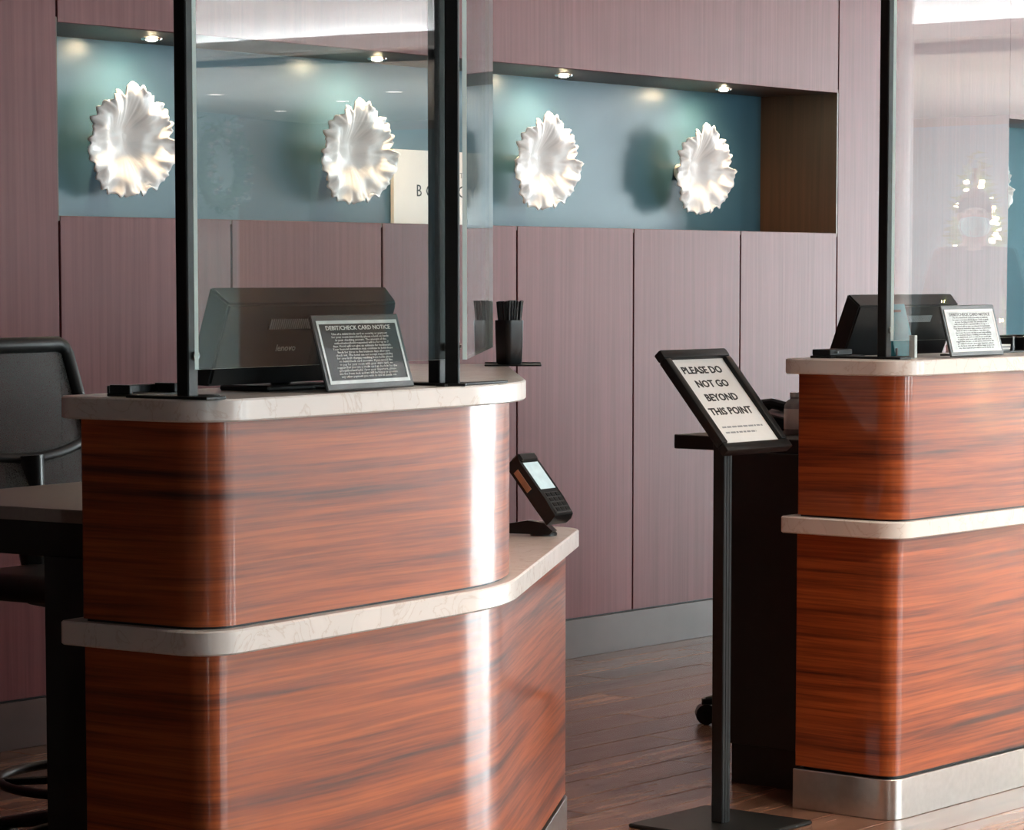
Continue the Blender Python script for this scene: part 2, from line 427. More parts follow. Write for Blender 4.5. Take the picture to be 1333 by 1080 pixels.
box('wall_west', M_DARKWALL, WX - .2, WX, SY, YW + .36, 0, CEIL, 0, None, kind='structure', label='dark brown wall at the side of the desks', smooth=0)
wn = 0
for (a, b), ax in [(w, 'y') for w in EAST_WIN] + [(w, 'x') for w in SOUTH_WIN]:
    wn += 1
    win = empty(f'window_{wn}', ((EX + .1, (a + b) / 2, 0) if ax == 'y' else ((a + b) / 2, SY - .1, 0)), PI / 2 if ax == 'y' else 0,
                kind='structure', label='tall lobby window with dark slim mullions')
    w = (b - a) / 2; bm = bmesh.new(); WB = .05 if ax == 'y' else WZ0
    n = max(1, round((b - a) / 1.25))
    for k in range(n + 1): B(bm, -w + k * 2 * w / n - .025, -w + k * 2 * w / n + .025, -.04, .04, WB, WZ1)
    for z in (WB + .025, WZ1 - .025): B(bm, -w, w, -.04, .04, z - .025, z + .025)
    fin('window_frame', bm, M_DARKGREY, win, 0)
    for k in range(n): box('pane', M_WINGLASS, -w + k * 2 * w / n + .025, -w + (k + 1) * 2 * w / n - .025, -.005, .005, WB + .05, WZ1 - .05, 0, win, smooth=0)
# ceiling with a lower curved soffit towards the far corner
ceil = box('ceiling', M_WHITE, WX - .2, EX + .2, SY - .2, YW + .5, CEIL, CEIL + .2, 0, None, kind='structure', label='white lobby ceiling', smooth=0)
arc = [(13.2 + 0.0, SY)] 
pts = []
for k in range(25):
    t = k / 24; yy = SY + (YW - SY) * t
    pts.append((14.6 - 1.9 * math.sin(PI * (.15 + .75 * t)) + .6 * t, yy))
out = [Vector(p) for p in pts[::-1]] + [Vector((EX, SY)), Vector((EX, YW))]
extrude('soffit', out, 2.52, CEIL, M_WHITE, ceil, smooth=30, label='lower curved white soffit')
cove = empty('added_cove_light', (0, 0, 2.52), label='added light trough that brightens the curved lobby soffit', cat='added light')  # added glow source, brightens soffit and ceiling for the screen reflections
def strip(name, off0, off1, z0, z1, mat):
    q = [Vector((x - off0, y)) for x, y in pts[2:-3]] + [Vector((x - off1, y)) for x, y in pts[2:-3][::-1]]
    o = extrude(name, q[::-1] if off1 > off0 else q, z0, z1, mat, cove); o.matrix_parent_inverse = Matrix.Translation((0, 0, -2.52)); return o
strip('trough', 0.0, .20, 2.52, 2.545, M_WHITE); strip('lip', .18, .20, 2.545, 2.60, M_WHITE); strip('led_strip', .07, .10, 2.546, 2.552, M_COVE)
def downlight(x, y, z, watt=0):
    o = empty('downlight', (x, y, z), label='round recessed white downlight in the lobby ceiling', cat='ceiling light', group='recessed lobby downlights')
    fin('trim_ring', lathe(bmesh.new(), [(.055, 0), (.075, 0), (.075, -.006), (.055, -.003)], 24), M_WHITE, o)
    fin('lens', lathe(bmesh.new(), [(0, -.001), (.055, -.001)], 24), M_DOWN, o)
    if watt:
        ld = bpy.data.lights.new('downlight_bulb', 'SPOT'); ld.energy = watt; ld.color = (1, .86, .70); ld.spot_size = math.radians(110); ld.spot_blend = .7; ld.shadow_soft_size = .05
        b_ = bpy.data.objects.new('downlight_bulb', ld); COL.objects.link(b_); b_.parent = o; b_.location = (0, 0, -.012)
    return o
for x, y in ((15.6, -4.6), (16.6, -4.2), (17.4, -5.2), (15.9, -3.4), (16.8, -1.9), (15.6, 1.5)): downlight(x, y, 2.519, 70 if y < -3.9 else 0)
for x, y in ((4.2, 1.6), (6.6, 1.6), (9.0, 1.6), (6.6, -1.5), (9.0, -1.5), (11.4, 1.6), (10.9, .3)): downlight(x, y, CEIL - .001, 90 if x > 8 else 0)  # the last one is added to brighten the pillar
for x in (7.3, 8.9, 10.5): downlight(x, 4.3, CEIL - .001, 24)
for x in (4.6, 5.9, 7.2, 8.5): downlight(x, 1.7, CEIL - .001, 190)
box('trim_shade', M_DARKWALL, WX, 2.9, SY, YW, CEIL - .12, CEIL - .001, 0, None, kind='structure', label='added unseen dark ceiling panel that cuts bounce light on the desk ends', smooth=0)  # added overhead to darken the left desk faces by less ceiling bounce
# blue feature panel with a white poster, pillar, wreath
box('trim_1', M_BLUEWALL, EX - .03, EX - .001, -5.2, -1.75, 0, 2.45, 0, None, kind='structure', label='slate blue feature panel on the far lobby wall', smooth=0)
box('trim_2', M_COLBLUE, 16.3, 17.75, SY + .001, SY + .12, 0, 2.52, .005, None, kind='structure', label='pale blue pier in the lobby corner', smooth=0)
pil = lathe(bmesh.new(), [(.33, 0), (.33, .12), (.30, .14), (.30, CEIL - .001)], 40)
tag(fin('lobby_pillar', pil, M_PILLAR, None, 40), 'round pale plaster pillar in the lobby', 'pillar', kind='structure').location = (12.05, -.56, 0)

# =================================================================== RECEPTION DESKS
A65 = math.radians(6.5)
E1 = Vector((math.cos(A65), math.sin(A65), 0)); E2 = Vector((-math.sin(A65), math.cos(A65), 0)); UP = Vector((0, 0, 1))
def desk(name, label, slab, riser, zw0, zw1):
    d = empty(name, (0, 0, 0), label=label, cat='reception desk')
    low = offset(slab, .03)
    extrude('toe_kick', fillet(offset(slab, .026), 14), 0, .097, M_STEEL, d, .0015, label='brushed steel toe kick')
    extrude('shadow_gap', fillet(offset(slab, .045), 14), .097, .105, M_BLACK, d)
    extrude('front_panel', fillet(low, 18), .105, .672, M_DESK, d, label='lower body veneered in reddish brown wood')
    extrude('ledge', fillet(slab, 18), .672, .7126, M_STONE, d, .003, label='cream stone ledge')
    extrude('shadow_gap', fillet(offset(riser, .006), 18), .7126, .717, M_BLACK, d)
    extrude('riser_panel', fillet(riser, 18), .717, zw0, M_DESK, d, label='upper body veneered in reddish brown wood')
    extrude('worktop', fillet(offset(riser, -.032), 18), zw0, zw1, M_STONE, d, .003, label='cream stone worktop')
    return d
WZL = 1.0885
slabL = [(3.145, 3.602, .012), (3.178, 3.272, .075), (4.047, 3.376, .60), (5.10, 4.035, .085), (5.065, 4.36, .02), (4.72, 4.22, .05), (3.93, 3.70, .2)]
riserL = [(3.166, 3.568, .008), (3.196, 3.294, .07), (4.092, 3.401, .58), (4.95, 4.174, .03), (4.783, 4.36, .02), (3.984, 3.65, .3)]
deskL = desk('reception_desk', 'nearer curved wood reception desk with the card terminal on its stone ledge', slabL, riserL, 1.0515, WZL)
WZR = 1.092
slabR = [(5.665, 3.873, .012), (5.665, 3.535, .07), (6.75, 3.535, .5), (7.62, 4.03, .08), (7.60, 4.38, .02), (7.26, 4.24, .05), (6.65, 3.873, .2)]
riserR = [(5.687, 3.838, .008), (5.687, 3.552, .065), (6.72, 3.552, .5), (7.46, 4.17, .03), (7.29, 4.36, .02), (6.62, 3.815, .25)]
deskR = desk('reception_desk', 'farther wood reception desk at the right edge with steel toe kick in view', slabR, riserR, 1.0555, WZR)

deskAdded = empty('reception_desk', (2.56, .06, 0), label='added unseen wood desk that shades the lower back wall', cat='reception desk')  # unseen copy, added to block light on the lower wall
for ch in list(deskR.children): share(ch.name.split('.')[0], ch, deskAdded)
# staff counters behind the desks
sc = empty('staff_counter', (0, 0, 0), label='grey topped black staff counter behind the nearer desk', cat='counter')
def L2(o, a, b, z=0.0):
    return o + E1 * a + E2 * b + UP * z
O = Vector((3.272, 3.635, 0))
pts = [L2(O, 0, .52), L2(O, 0, 0), L2(O, .72, 0), L2(O, 1.15, .18), L2(O, 1.15, .62), L2(O, .9, .52)]
extrude('counter_top', [(p.x, p.y) for p in pts], .862, .885, M_GREYLAM, sc, .002, label='grey laminate top')
pts2 = [L2(O, .015, .48), L2(O, .015, .01), L2(O, .70, .01), L2(O, 1.1, .2), L2(O, 1.1, .52), L2(O, .9, .48)]
extrude('apron', [(p.x, p.y) for p in pts2], .80, .862, M_BLACKLAM, sc, .001)
pts3 = [L2(O, .01, .14), L2(O, .01, .01), L2(O, .68, .01), L2(O, .68, .05), L2(O, .05, .05), L2(O, .05, .14)]
extrude('end_panel', [(p.x, p.y) for p in pts3], 0, .80, M_BLACKLAM, sc, .001)

sc2 = empty('staff_counter', (0, 0, 0), label='dark staff counter with black cabinet beside the farther desk', cat='counter')
box('counter_top', M_BLACKLAM, 5.875, 6.95, 3.885, 4.345, .848, .884, .002, sc2)
box('cabinet_body', M_BLACKLAM, 5.862, 6.42, 3.89, 4.185, .105, .848, .002, sc2)
box('plinth', M_BLACKLAM, 5.885, 6.42, 3.905, 4.165, 0, .105, .001, sc2)
box('leg', M_BLACKLAM, 6.84, 6.92, 3.92, 4.02, 0, .848, .002, sc2)

# =================================================================== PROTECTIVE SCREENS
def square_post(name, parent, c, ax, z0, z1, w=.0255):
    bm = B(bmesh.new(), -w / 2, w / 2, -w / 2, w / 2, z0, z1, .002, frame((c[0], c[1], 0), ax, UP.cross(ax)))
    return fin(name, bm, M_BLACK, parent)
def pane_obj(name, parent, p0, ax, length, z0, z1, th=.008):
    bm = bmesh.new(); B(bm, 0, length, -th / 2, th / 2, z0, z1, 0, frame((p0[0], p0[1], 0), ax, UP.cross(ax)))
    n = UP.cross(Vector(ax)).normalized()
    bm.normal_update()
    for f in bm.faces: f.material_index = 0 if abs(f.normal.dot(n)) > .9 else 1
    return fin(name, bm, None, parent, 0, mats=[M_GLASS, M_EDGE])
def bolt(parent, c, n):
    t = lathe(bmesh.new(), [(0, 0), (.0045, 0), (.0045, .003), (.0075, .003), (.0075, .016), (.0065, .018), (.003, .018), (.003, .015), (0, .015)], 18)
    bmesh.ops.transform(t, matrix=frame(c, Vector(n).cross(UP), UP) , verts=t.verts)
    return fin('standoff_bolt', t, M_CHROME, parent, label='chrome standoff bolt')
def foot(parent, c, ax, l0, l1, w, z):
    return fin('foot', B(bmesh.new(), l0, l1, -w / 2, w / 2, z, z + .005, .001, frame((c[0], c[1], 0), ax, UP.cross(ax))), M_BLACK, parent)
SZ0, SZ1 = 1.136, 1.98
P1 = Vector((3.192, 3.336, 0)); P2 = P1 + E1 * .708
g = empty('protective_screen', (P1.x, P1.y, WZL), label='clear screen on two black posts along the front of the nearer desk', cat='screen')
g_inv = Matrix.Translation((-P1.x, -P1.y, -WZL))
def reparent(g):
    for c in g.children: c.matrix_parent_inverse = Matrix.Translation(-Vector(g.location))
square_post('post', g, P1, E1, WZL, 1.95); square_post('post', g, P2, E1, WZL, 1.95)
G0 = P1 - E2 * .024 - E1 * .005
pane_obj('clear_pane', g, G0, E1, .742, SZ0, SZ1)
for p in (P1, P2):
    for z in (1.158, 1.9): bolt(g, (p - E2 * .020 + E1 * .004) + UP * z, -E2)
foot(g, P1, E2, -.06, .11, .05, WZL); foot(g, P2, E2, -.05, .12, .05, WZL); foot(g, P1, E1, -.0, .065, .03, WZL)
reparent(g)
A3 = math.radians(37.3); D3 = Vector((math.cos(A3), math.sin(A3), 0)); N3 = Vector((math.sin(A3), -math.cos(A3), 0))
P3 = Vector((3.893, 3.378, 0))
g = empty('protective_screen', (P3.x, P3.y, WZL), label='clear side screen running back along the curved end of the nearer desk', cat='screen')
square_post('post', g, P3, D3, WZL, 1.95)
pane_obj('clear_pane', g, P3 + N3 * .022 + D3 * .004, D3, .955, SZ0, SZ1)
bolt(g, P3 + N3 * .016 + D3 * .004 + UP * 1.16, N3)
foot(g, P3, D3, -.03, .05, .05, WZL); foot(g, P3, E1, .02, .17, .018, WZL); foot(g, P3, -E1, 0.01, .04, .02, WZL)
reparent(g)
PR = Vector((5.782, 3.655, 0)); XA = Vector((1, 0, 0)); YA = Vector((0, 1, 0))
g = empty('protective_screen', (PR.x, PR.y, WZR), label='clear screen on a black post along the front of the farther desk', cat='screen')
square_post('post', g, PR, XA, WZR, 2.0)
square_post('post', g, PR + XA * 1.2, XA, WZR, 2.0)
pane_obj('clear_pane', g, PR - YA * .024 - XA * .004, XA, .655, SZ0 - .001, 2.02)
pane_obj('clear_pane', g, PR - YA * .024 + XA * .664, XA, .55, SZ0 - .001, 2.02)
for z in (1.16, 1.95): bolt(g, PR - YA * .020 + XA * .004 + UP * z, -YA)
foot(g, PR, YA, -.06, .15, .05, WZR); foot(g, PR, XA, 0, .09, .03, WZR); foot(g, PR + XA * 1.2, YA, -.06, .15, .05, WZR)
bm = B(bmesh.new(), .088, .100, -.030, -.014, WZR + .001, WZR + .055, .001, Matrix.Translation(PR))
fin('pane_clip', bm, M_SILVER, g, label='small pale clip under the pane')
reparent(g)

# =================================================================== THINGS ON THE NEARER DESK
def monitor(label, base, ax, back, width, brand=None, H=.36, tl=21, surf=.885):
    """back of a tilted all-in-one screen; base = lower left rear corner; ax along width, back = direction away from the customer"""
    m = empty('monitor', base, label=label, cat='monitor')
    tilt = math.radians(tl)
    up = (UP * math.cos(tilt) - Vector(back) * math.sin(tilt)).normalized()
    n = (-Vector(back) * math.cos(tilt) - UP * math.sin(tilt)).normalized()      # towards the customer
    Mx = frame((0, 0, 0), ax, up)                                                 # x width, y up the screen, z towards customer
    bm = bmesh.new()
    t = bmesh.new()                                     # housing, back face slightly smaller (chamfered)
    bmesh.ops.create_cube(t, size=1)
    bmesh.ops.scale(t, vec=(width, H, .042), verts=t.verts); bmesh.ops.translate(t, vec=(width / 2, H / 2, -.021), verts=t.verts)
    for v in t.verts:
        if v.co.z > -.01:
            v.co.x += .010 if v.co.x < .1 else -.010
            v.co.y += .012 if v.co.y < .1 else -.018
    bmesh.ops.bevel(t, geom=t.edges[:], offset=.004, segments=2, affect='EDGES')
    bmesh.ops.transform(t, matrix=Mx, verts=t.verts); merge(bm, t)
    fin('housing', bm, M_BLACKPL, m)
    bm = bmesh.new(); B(bm, .012, width - .012, .012, H - .012, -.0445, -.042, 0, Mx); fin('screen_glass', bm, M_DARKGREY, m)
    vent = bmesh.new(); vy = H - .054
    B(vent, .13, .37, vy - .010, vy + .010, -.002, .0012, 0, Mx)
    vp = fin('vent_recess', vent, M_BLACK, m)
    s = bmesh.new()
    for k in range(41): B(s, .132 + k * .0058, .1355 + k * .0058, vy - .009, vy + .009, .0005, .0022, 0, Mx)
    fin('vent_slat', s, M_GREYINK, m, 0, kind='stuff', label='grey vent ribs')
    if brand: text('lettering', brand, .017, M_SILVER, m, Mx @ Matrix.Translation((.165, H - .098, .0006)), 'LEFT', sx=1.2)
    # stand: neck and foot on the counter
    st = bmesh.new()
    a = Mx @ Vector((width / 2, .03, -.02)); zb = surf - base[2]
    off = Vector(back) * .03
    tube(st, [a, a.lerp(Vector((a.x, a.y, zb + .008)) + off, .5), Vector((a.x, a.y, zb + .008)) + off], .016, 12)
    fin('stand', st, M_BLACKPL, m)
    fb = bmesh.new(); B(fb, -.1, .1, -.03, .08, zb, zb + .010, .003, frame((a.x, a.y, 0), ax, back)); fin('foot_plate', fb, M_BLACKPL, m)
    return m
t21 = math.radians(21); t18 = math.radians(18.2)
upv = (UP * math.cos(t18) - E2 * math.sin(t18))
monitor('black tilted monitor seen from behind on the nearer desk', Vector((3.336, 3.387, 1.256)) - upv * .174, E1, E2, .50, 'lenovo', .174, 18.2, WZL)

NOTICE = ["Use of a debit/check card as security or payment", "for your room immediately places a hold on funds", "in your checking account. The amount of the",
          "authorization/hold requested will be for up to 7", "days. Hotel will not give an estimate for incidentals.", "Your financial institution may continue to hold these",
          "funds for three to five business days after you", "check out. The hotel can not accept responsibility", "for overdraft charges resulting from holds placed",
          "on debit/check card accounts. If you would like", "to pay for your room with your debit card, we", "suggest that you use a credit card at check in for the",
          "pre-authorized hold. Upon your departure, please", "see the front desk and we will be happy to process", "any other payment you wish to use at check out."]
def notice(label, base, az, w, h, tilt, m_plate, m_border, m_text):
    o = empty('notice_plaque', base, label=label, cat='notice')
    ax = Vector((math.cos(az), math.sin(az), 0)); bk = UP.cross(ax)
    up = UP * math.cos(tilt) + bk * math.sin(tilt)
    Mx = frame((0, 0, .003), ax, up)
    fin('plaque', B(bmesh.new(), 0, w, 0, h, -.006, 0, .002, Mx), M_DARKGREY, o)
    b = bmesh.new()
    i, t = .011, .006
    for r in ((i, w - i, i, i + t), (i, w - i, h - i - t, h - i), (i, i + t, i + t, h - i - t), (w - i - t, w - i, i + t, h - i - t)):
        B(b, r[0], r[1], r[2], r[3], 0, .001, 0, Mx)
    fin('border', b, m_border, o, 0)
    fin('face', B(bmesh.new(), i + t, w - i - t, i + t, h - i - t, 0, .0004, 0, Mx), m_plate, o, 0)
    text('lettering', 'DEBIT/CHECK CARD NOTICE', .0105, m_text, o, Mx @ Matrix.Translation((w / 2, h - .0245, .0006)), sx=1.45, fat=.0001, extrude_=.0002)
    text('lettering', '\n'.join(NOTICE), .0054, m_text, o, Mx @ Matrix.Translation((w / 2, h / 2 - .0058, .0006)), sx=1.62, fat=.00002, extrude_=.0002, res=1)
    # folded easel foot behind
    f = bmesh.new(); B(f, w * .15, w * .85, .004, .008, -.055, -.006, .001, frame((0, 0, .0), ax, UP)); fin('easel', f, M_BLACKPL, o)
    return o
notice('black debit card notice with white text on the nearer worktop', (3.507, 3.322, WZL), math.radians(9), .272, .134, math.radians(16), M_BLACK, M_SILVER, M_PAPER)

c = empty('card_tray', (3.185, 3.487, WZL), A65, label='small black tray at the left end of the nearer worktop', cat='tray')
fin('base', B(bmesh.new(), 0, .122, -.02, .03, 0, .004, .001), M_BLACKPL, c)
fin('back_wall', B(bmesh.new(), 0, .122, .024, .03, .004, .017, .001), M_BLACKPL, c)
for x in (0, .114): fin('end_wall', B(bmesh.new(), x, x + .008, -.02, .024, .004, .019, .001), M_BLACKPL, c)

# cup of straws on a thin tray
CT = Vector((4.886, 4.072, WZL))
t = empty('serving_tray', (CT.x, CT.y, CT.z), math.radians(-50), label='thin black tray under the straw cup at the desk end', cat='tray')
fin('plate', B(bmesh.new(), -.055, .072, -.045, .075, 0, .0035, .001), M_BLACK, t); fin('rim', B(bmesh.new(), -.055, .072, .070, .075, .0035, .006, .001), M_BLACK, t)
cup = empty('straw_cup', (CT.x, CT.y, CT.z + .0035), math.radians(-10), label='black square cup holding straws at the end of the nearer desk', cat='cup')
bm = bmesh.new()
def ringsq(h, z): return [bm.verts.new((p.x, p.y, z)) for p in fillet([(-h, -h, h * .45), (h, -h, h * .45), (h, h, h * .45), (-h, h, h * .45)], 5)]
rows = [ringsq(.021, 0), ringsq(.0235, .004), ringsq(.026, .098), ringsq(.024, .098), ringsq(.0215, .006)]
for a, b in zip(rows, rows[1:]):
    for i in range(len(a)): bm.faces.new((a[i], a[(i + 1) % len(a)], b[(i + 1) % len(b)], b[i]))
bm.faces.new(rows[0][::-1]); bm.faces.new(rows[-1])
fin('cup_wall', bm, M_BLACKPL, cup, 40)
fin('label_strip', B(bmesh.new(), .0255, .0258, -.012, .010, .012, .09), M_TEAL, cup, 0, label='blue green sticker strip')
straw0 = None
rs = random.Random(3)
for k in range(38):
    a = rs.uniform(0, 2 * PI); r = .0205 * math.sqrt(rs.random()); hh = rs.uniform(.128, .141)
    if straw0 is None:
        straw0 = fin('straw', tube(bmesh.new(), [(0, 0, 0), (0, 0, .132)], .0030, 7), M_STRAW); o = straw0
    else: o = share('straw', straw0)
    tag(o, 'thin black straw standing in the black cup', 'straw', 'black straws in the cup')
    o.location = (CT.x + .75 * r * math.cos(a), CT.y + .75 * r * math.sin(a), CT.z + .0035 + .0065 + rs.uniform(0, .004))
    o.rotation_euler = (-.10 * math.sin(a) * r / .02 + rs.uniform(-.03, .03), .10 * math.cos(a) * r / .02 + rs.uniform(-.03, .03), 0)

# card terminal on a swivel bracket on the stone ledge
TB = Vector((4.885, 3.975, .7126))
term = empty('card_terminal', TB, label='black card payment terminal on a swivel bracket on the stone ledge', cat='card terminal')
bm = bmesh.new()
lathe(bm, [(0, 0), (.030, 0), (.030, .006), (.022, .010), (0, .010)], 24, (.012, .006, 0))
fin('bracket_base', bm, M_BLACKPL, term)
d1 = E1
arm = bmesh.new()
Ma = frame((0, 0, 0), (-E2 + E1 * .2), UP)
Bq = lambda x0, x1, y0, y1, z0, z1: B(arm, x0, x1, y0, y1, z0, z1, .003, Ma)
prof = [(-.10, .004), (.022, .004), (.03, .012), (.008, .030), (-.03, .034), (-.10, .022)]
va = [arm.verts.new(Ma @ Vector((x, z, -.014))) for x, z in prof]; vb = [arm.verts.new(Ma @ Vector((x, z, .014))) for x, z in prof]
arm.faces.new(va[::-1]); arm.faces.new(vb)
for i in range(6): arm.faces.new((va[i], va[(i + 1) % 6], vb[(i + 1) % 6], vb[i]))
fin('bracket_arm', arm, M_BLACKPL, term, 30)
ja = (-E2 + E1 * .2).normalized() * .014 + UP * .045
fin('ball_joint', ball(bmesh.new(), ja, .014, 16, 10), M_DARKGREY, term)
jt = tube(bmesh.new(), [ja, ja + UP * .02 + E2 * .012], .008, 10); fin('joint_neck', jt, M_BLACKPL, term)
t45 = math.radians(44)
tu = (UP * math.sin(t45 + .1) + E2 * math.cos(t45 + .1)).normalized()      # up along the terminal
Mt = frame(ja + UP * .022 + E2 * .012 - tu * .052, E1, tu)
bm = bmesh.new()
pf = [(-.040, 0), (.040, 0), (.042, .045), (.042, .150), (.037, .168), (-.037, .168), (-.042, .150), (-.042, .045)]
for sgn in (0,):
    lo = [bm.verts.new(Mt @ Vector((x, y_, 0))) for x, y_ in pf]
    mid = [bm.verts.new(Mt @ Vector((x * 1.03, y_, .016))) for x, y_ in pf]
    hi = [bm.verts.new(Mt @ Vector((x * .93, .004 + y_ * .965, .034 if y_ > .04 else .030))) for x, y_ in pf]
    for a, b in ((lo, mid), (mid, hi)):
        for i in range(8): bm.faces.new((a[i], a[(i + 1) % 8], b[(i + 1) % 8], b[i]))
    bm.faces.new(lo[::-1]); bm.faces.new(hi)
body = fin('terminal_body', bm, M_BLACKPL, term, 30)
fin('screen', B(bmesh.new(), -.030, .030, .074, .148, .0335, .0348, .0004, Mt), M_SCREEN, term, label='pale lit screen')
fin('keypad_well', B(bmesh.new(), -.031, .031, .008, .066, .029, .0345, .002, Mt), M_DARKGREY, term)
kb = bmesh.new()
key0 = None
for r in range(4):
    for q in range(3):
        fin('key', B(bmesh.new(), -.026 + q * .019, -.012 + q * .019, .012 + r * .0135, .022 + r * .0135, .0345, .0365, .001, Mt), M_BLACK, term)
fin('side_label', B(bmesh.new(), -.0445, -.0428, .085, .14, .008, .022, 0, Mt), M_BRASS, term, label='tan label strip on the side')
fin('printer_cap', B(bmesh.new(), -.034, .034, .150, .172, .012, .040, .004, Mt), M_BLACKPL, term)

# =================================================================== THINGS ON THE FARTHER DESK
tlr = Vector((6.069, 3.908, 1.230))
upr = (UP * math.cos(t21) - YA * math.sin(t21))
monitor('black tilted monitor behind the farther desk worktop', tlr - upr * .36, XA, YA, .5)
notice('pale silver framed notice on the farther worktop', (5.945, 3.567, WZR), math.radians(1.5), .262, .128, math.radians(15), M_SILVER, M_PAPER, M_DARKGREY)
tb = empty('card_box', (5.985, 3.75, WZR), label='teal plastic card box beside the pale notice', cat='box')
bm = bmesh.new()
v = [(0, 0, 0), (.095, 0, 0), (.085, .03, .128), (.0, .03, .128)]
va = [bm.verts.new(p) for p in v]; vb = [bm.verts.new((p[0], p[1] + (.05 if p[2] == 0 else .02), p[2])) for p in v]
bm.faces.new(va); bm.faces.new(vb[::-1])
for i in range(4): bm.faces.new((va[i], vb[i], vb[(i + 1) % 4], va[(i + 1) % 4]))
fin('shell', bm, M_TEAL, tb, 0)
fin('slot', B(bmesh.new(), .03, .06, .024, .03, .108, .114), M_BLACK, tb, 0, label='dark slot')
fin('front_edge', B(bmesh.new(), .0, .006, -.002, .0, .002, .02), M_BLACK, tb, 0)
ct = empty('card_tray', (5.735, 3.775, WZR), label='flat black tray at the left end of the farther worktop', cat='tray')
fin('base', B(bmesh.new(), 0, .15, 0, .06, 0, .006, .001), M_BLACKPL, ct); fin('lid', B(bmesh.new(), .002, .1, .004, .056, .006, .021, .002), M_BLACKPL, ct)
fin('tab', B(bmesh.new(), .03, .034, .0, .004, .012, .016), M_SILVER, ct)
bh = empty('card_holder', (6.40, 3.71, WZR), label='black card holder with pale cards at the right edge of the farther worktop', cat='holder')
fin('base', B(bmesh.new(), 0, .22, 0, .07, 0, .005, .001), M_BLACKPL, bh); fin('back_wall', B(bmesh.new(), 0, .22, .062, .07, .005, .044, .001), M_BLACKPL, bh)
fin('side_wall', B(bmesh.new(), .085, .095, .0, .062, .005, .044, .001), M_BLACKPL, bh)
fin('side_wall', B(bmesh.new(), .212, .22, .0, .062, .005, .044, .001), M_BLACKPL, bh)
for k in range(4):
    o = fin('card', B(bmesh.new(), .006, .082, .006, .056, 0, .004, .0005), M_PAPER if k % 2 else M_GREYINK, None, 0)
    o.location = (6.40 + .002 * k, 3.71, WZR + .0052 + k * .0042)
    tag(o, 'flat pale card in the small stack inside the black holder', 'card', 'cards in the black holder')
# on the farther staff counter
ph = empty('desk_phone', (6.30, 4.27, .884), math.radians(8), label='black desk phone on the dark staff counter behind the sign', cat='phone')
bm = bmesh.new(); B(bm, -.10, .10, -.10, .08, 0, .02, .004)
for vv in bm.verts:
    if vv.co.y > 0 and vv.co.z > .01: vv.co.z += .035
fin('phone_body', bm, M_BLACKPL, ph)
fin('handset', tube(bmesh.new(), [(-.075, -.095, .03), (-.075, -.06, .052), (-.075, .02, .07), (-.075, .06, .058)], [.022, .014, .014, .022], 10), M_BLACKPL, ph)
fin('display', B(bmesh.new(), -.03, .08, .02, .06, .045, .0485, .001, Matrix.Rotation(.2, 4, 'X')), M_DARKGREY, ph)
bt = empty('sanitizer_bottle', (6.062, 4.10, .884), label='small clear bottle with patterned label beside the farther desk', cat='bottle')
fin('bottle_body', lathe(bmesh.new(), [(0, 0), (.024, 0), (.026, .004), (.026, .075), (.018, .088), (.011, .092), (.011, .097), (0, .097)], 20), M_GREYINK, bt)
fin('wrap_label', lathe(bmesh.new(), [(.0264, .015), (.0268, .016), (.0268, .066), (.0264, .067)], 20), M_PAPER, bt)
fin('cap', lathe(bmesh.new(), [(0, .097), (.012, .097), (.012, .108), (0, .108)], 16), M_SILVER, bt)

# =================================================================== FLOOR SIGN
SG = Vector((5.39, 3.845, 0))
sg = empty('floor_sign', SG, label='black floor stand sign reading please do not go beyond this point', cat='sign')
fin('base_plate', B(bmesh.new(), -.155, .155, -.155, .155, 0, .010, .003), M_BLACK, sg)
pb = bmesh.new()
B(pb, -.0165, -.0045, -.016, .016, .010, .965, .002); B(pb, .0045, .0165, -.016, .016, .010, .965, .002); B(pb, -.0045, .0045, -.016, .009, .010, .965, 0)
fin('pole', pb, M_BLACK, sg)
ts = math.radians(41); ups = UP * math.cos(ts) + YA * math.sin(ts)
axs = XA
FW, FH = .262, .300
Ms = frame(Vector((.003, 0, .999)) - axs * (FW / 2) - ups * (FH / 2), axs, ups)
fr = bmesh.new(); bw = .024
def bar(a, b, c2, d):  # profiled frame bar
    B(fr, a, b, c2, d, -.012, .012, .005, Ms, seg=2)
bar(0, FW, 0, bw); bar(0, FW, FH - bw, FH); bar(0, bw, bw, FH - bw); bar(FW - bw, FW, bw, FH - bw)
fin('frame', fr, M_BLACK, sg)
fin('backing', B(bmesh.new(), .01, FW - .01, .01, FH - .01, -.011, -.002, 0, Ms), M_BLACKPL, sg, 0)
pp = fin('paper', B(bmesh.new(), bw - .002, FW - bw + .002, bw - .002, FH - bw + .002, -.002, .001, 0, Ms), M_PAPER, sg, 0, label='white printed sheet')
for i, s in enumerate(('PLEASE DO', 'NOT GO', 'BEYOND', 'THIS POINT')):
    text('lettering', s, .0285, M_INK, sg, Ms @ Matrix.Translation((FW / 2 + (-.004, .0, .0, .0)[i], FH - .058 - i * .041, .0014)), fat=.0006, sx=1.10)
fp = bmesh.new(); rr = random.Random(5)
for r, (y0, x0, x1) in enumerate(((.074, .055, .215), (.058, .055, .175))):
    x = x0
    while x < x1:
        w = rr.uniform(.006, .02); B(fp, x, min(x + w, x1), y0 - .0022, y0 + .0022, .001, .0014, 0, Ms); x += w + .004
fin('fine_print', fp, M_GREYINK, sg, 0, label='two faint lines of small print')
fin('neck', B(bmesh.new(), -.03, .03, -.012, .02, .955, .985, .003), M_BLACK, sg)

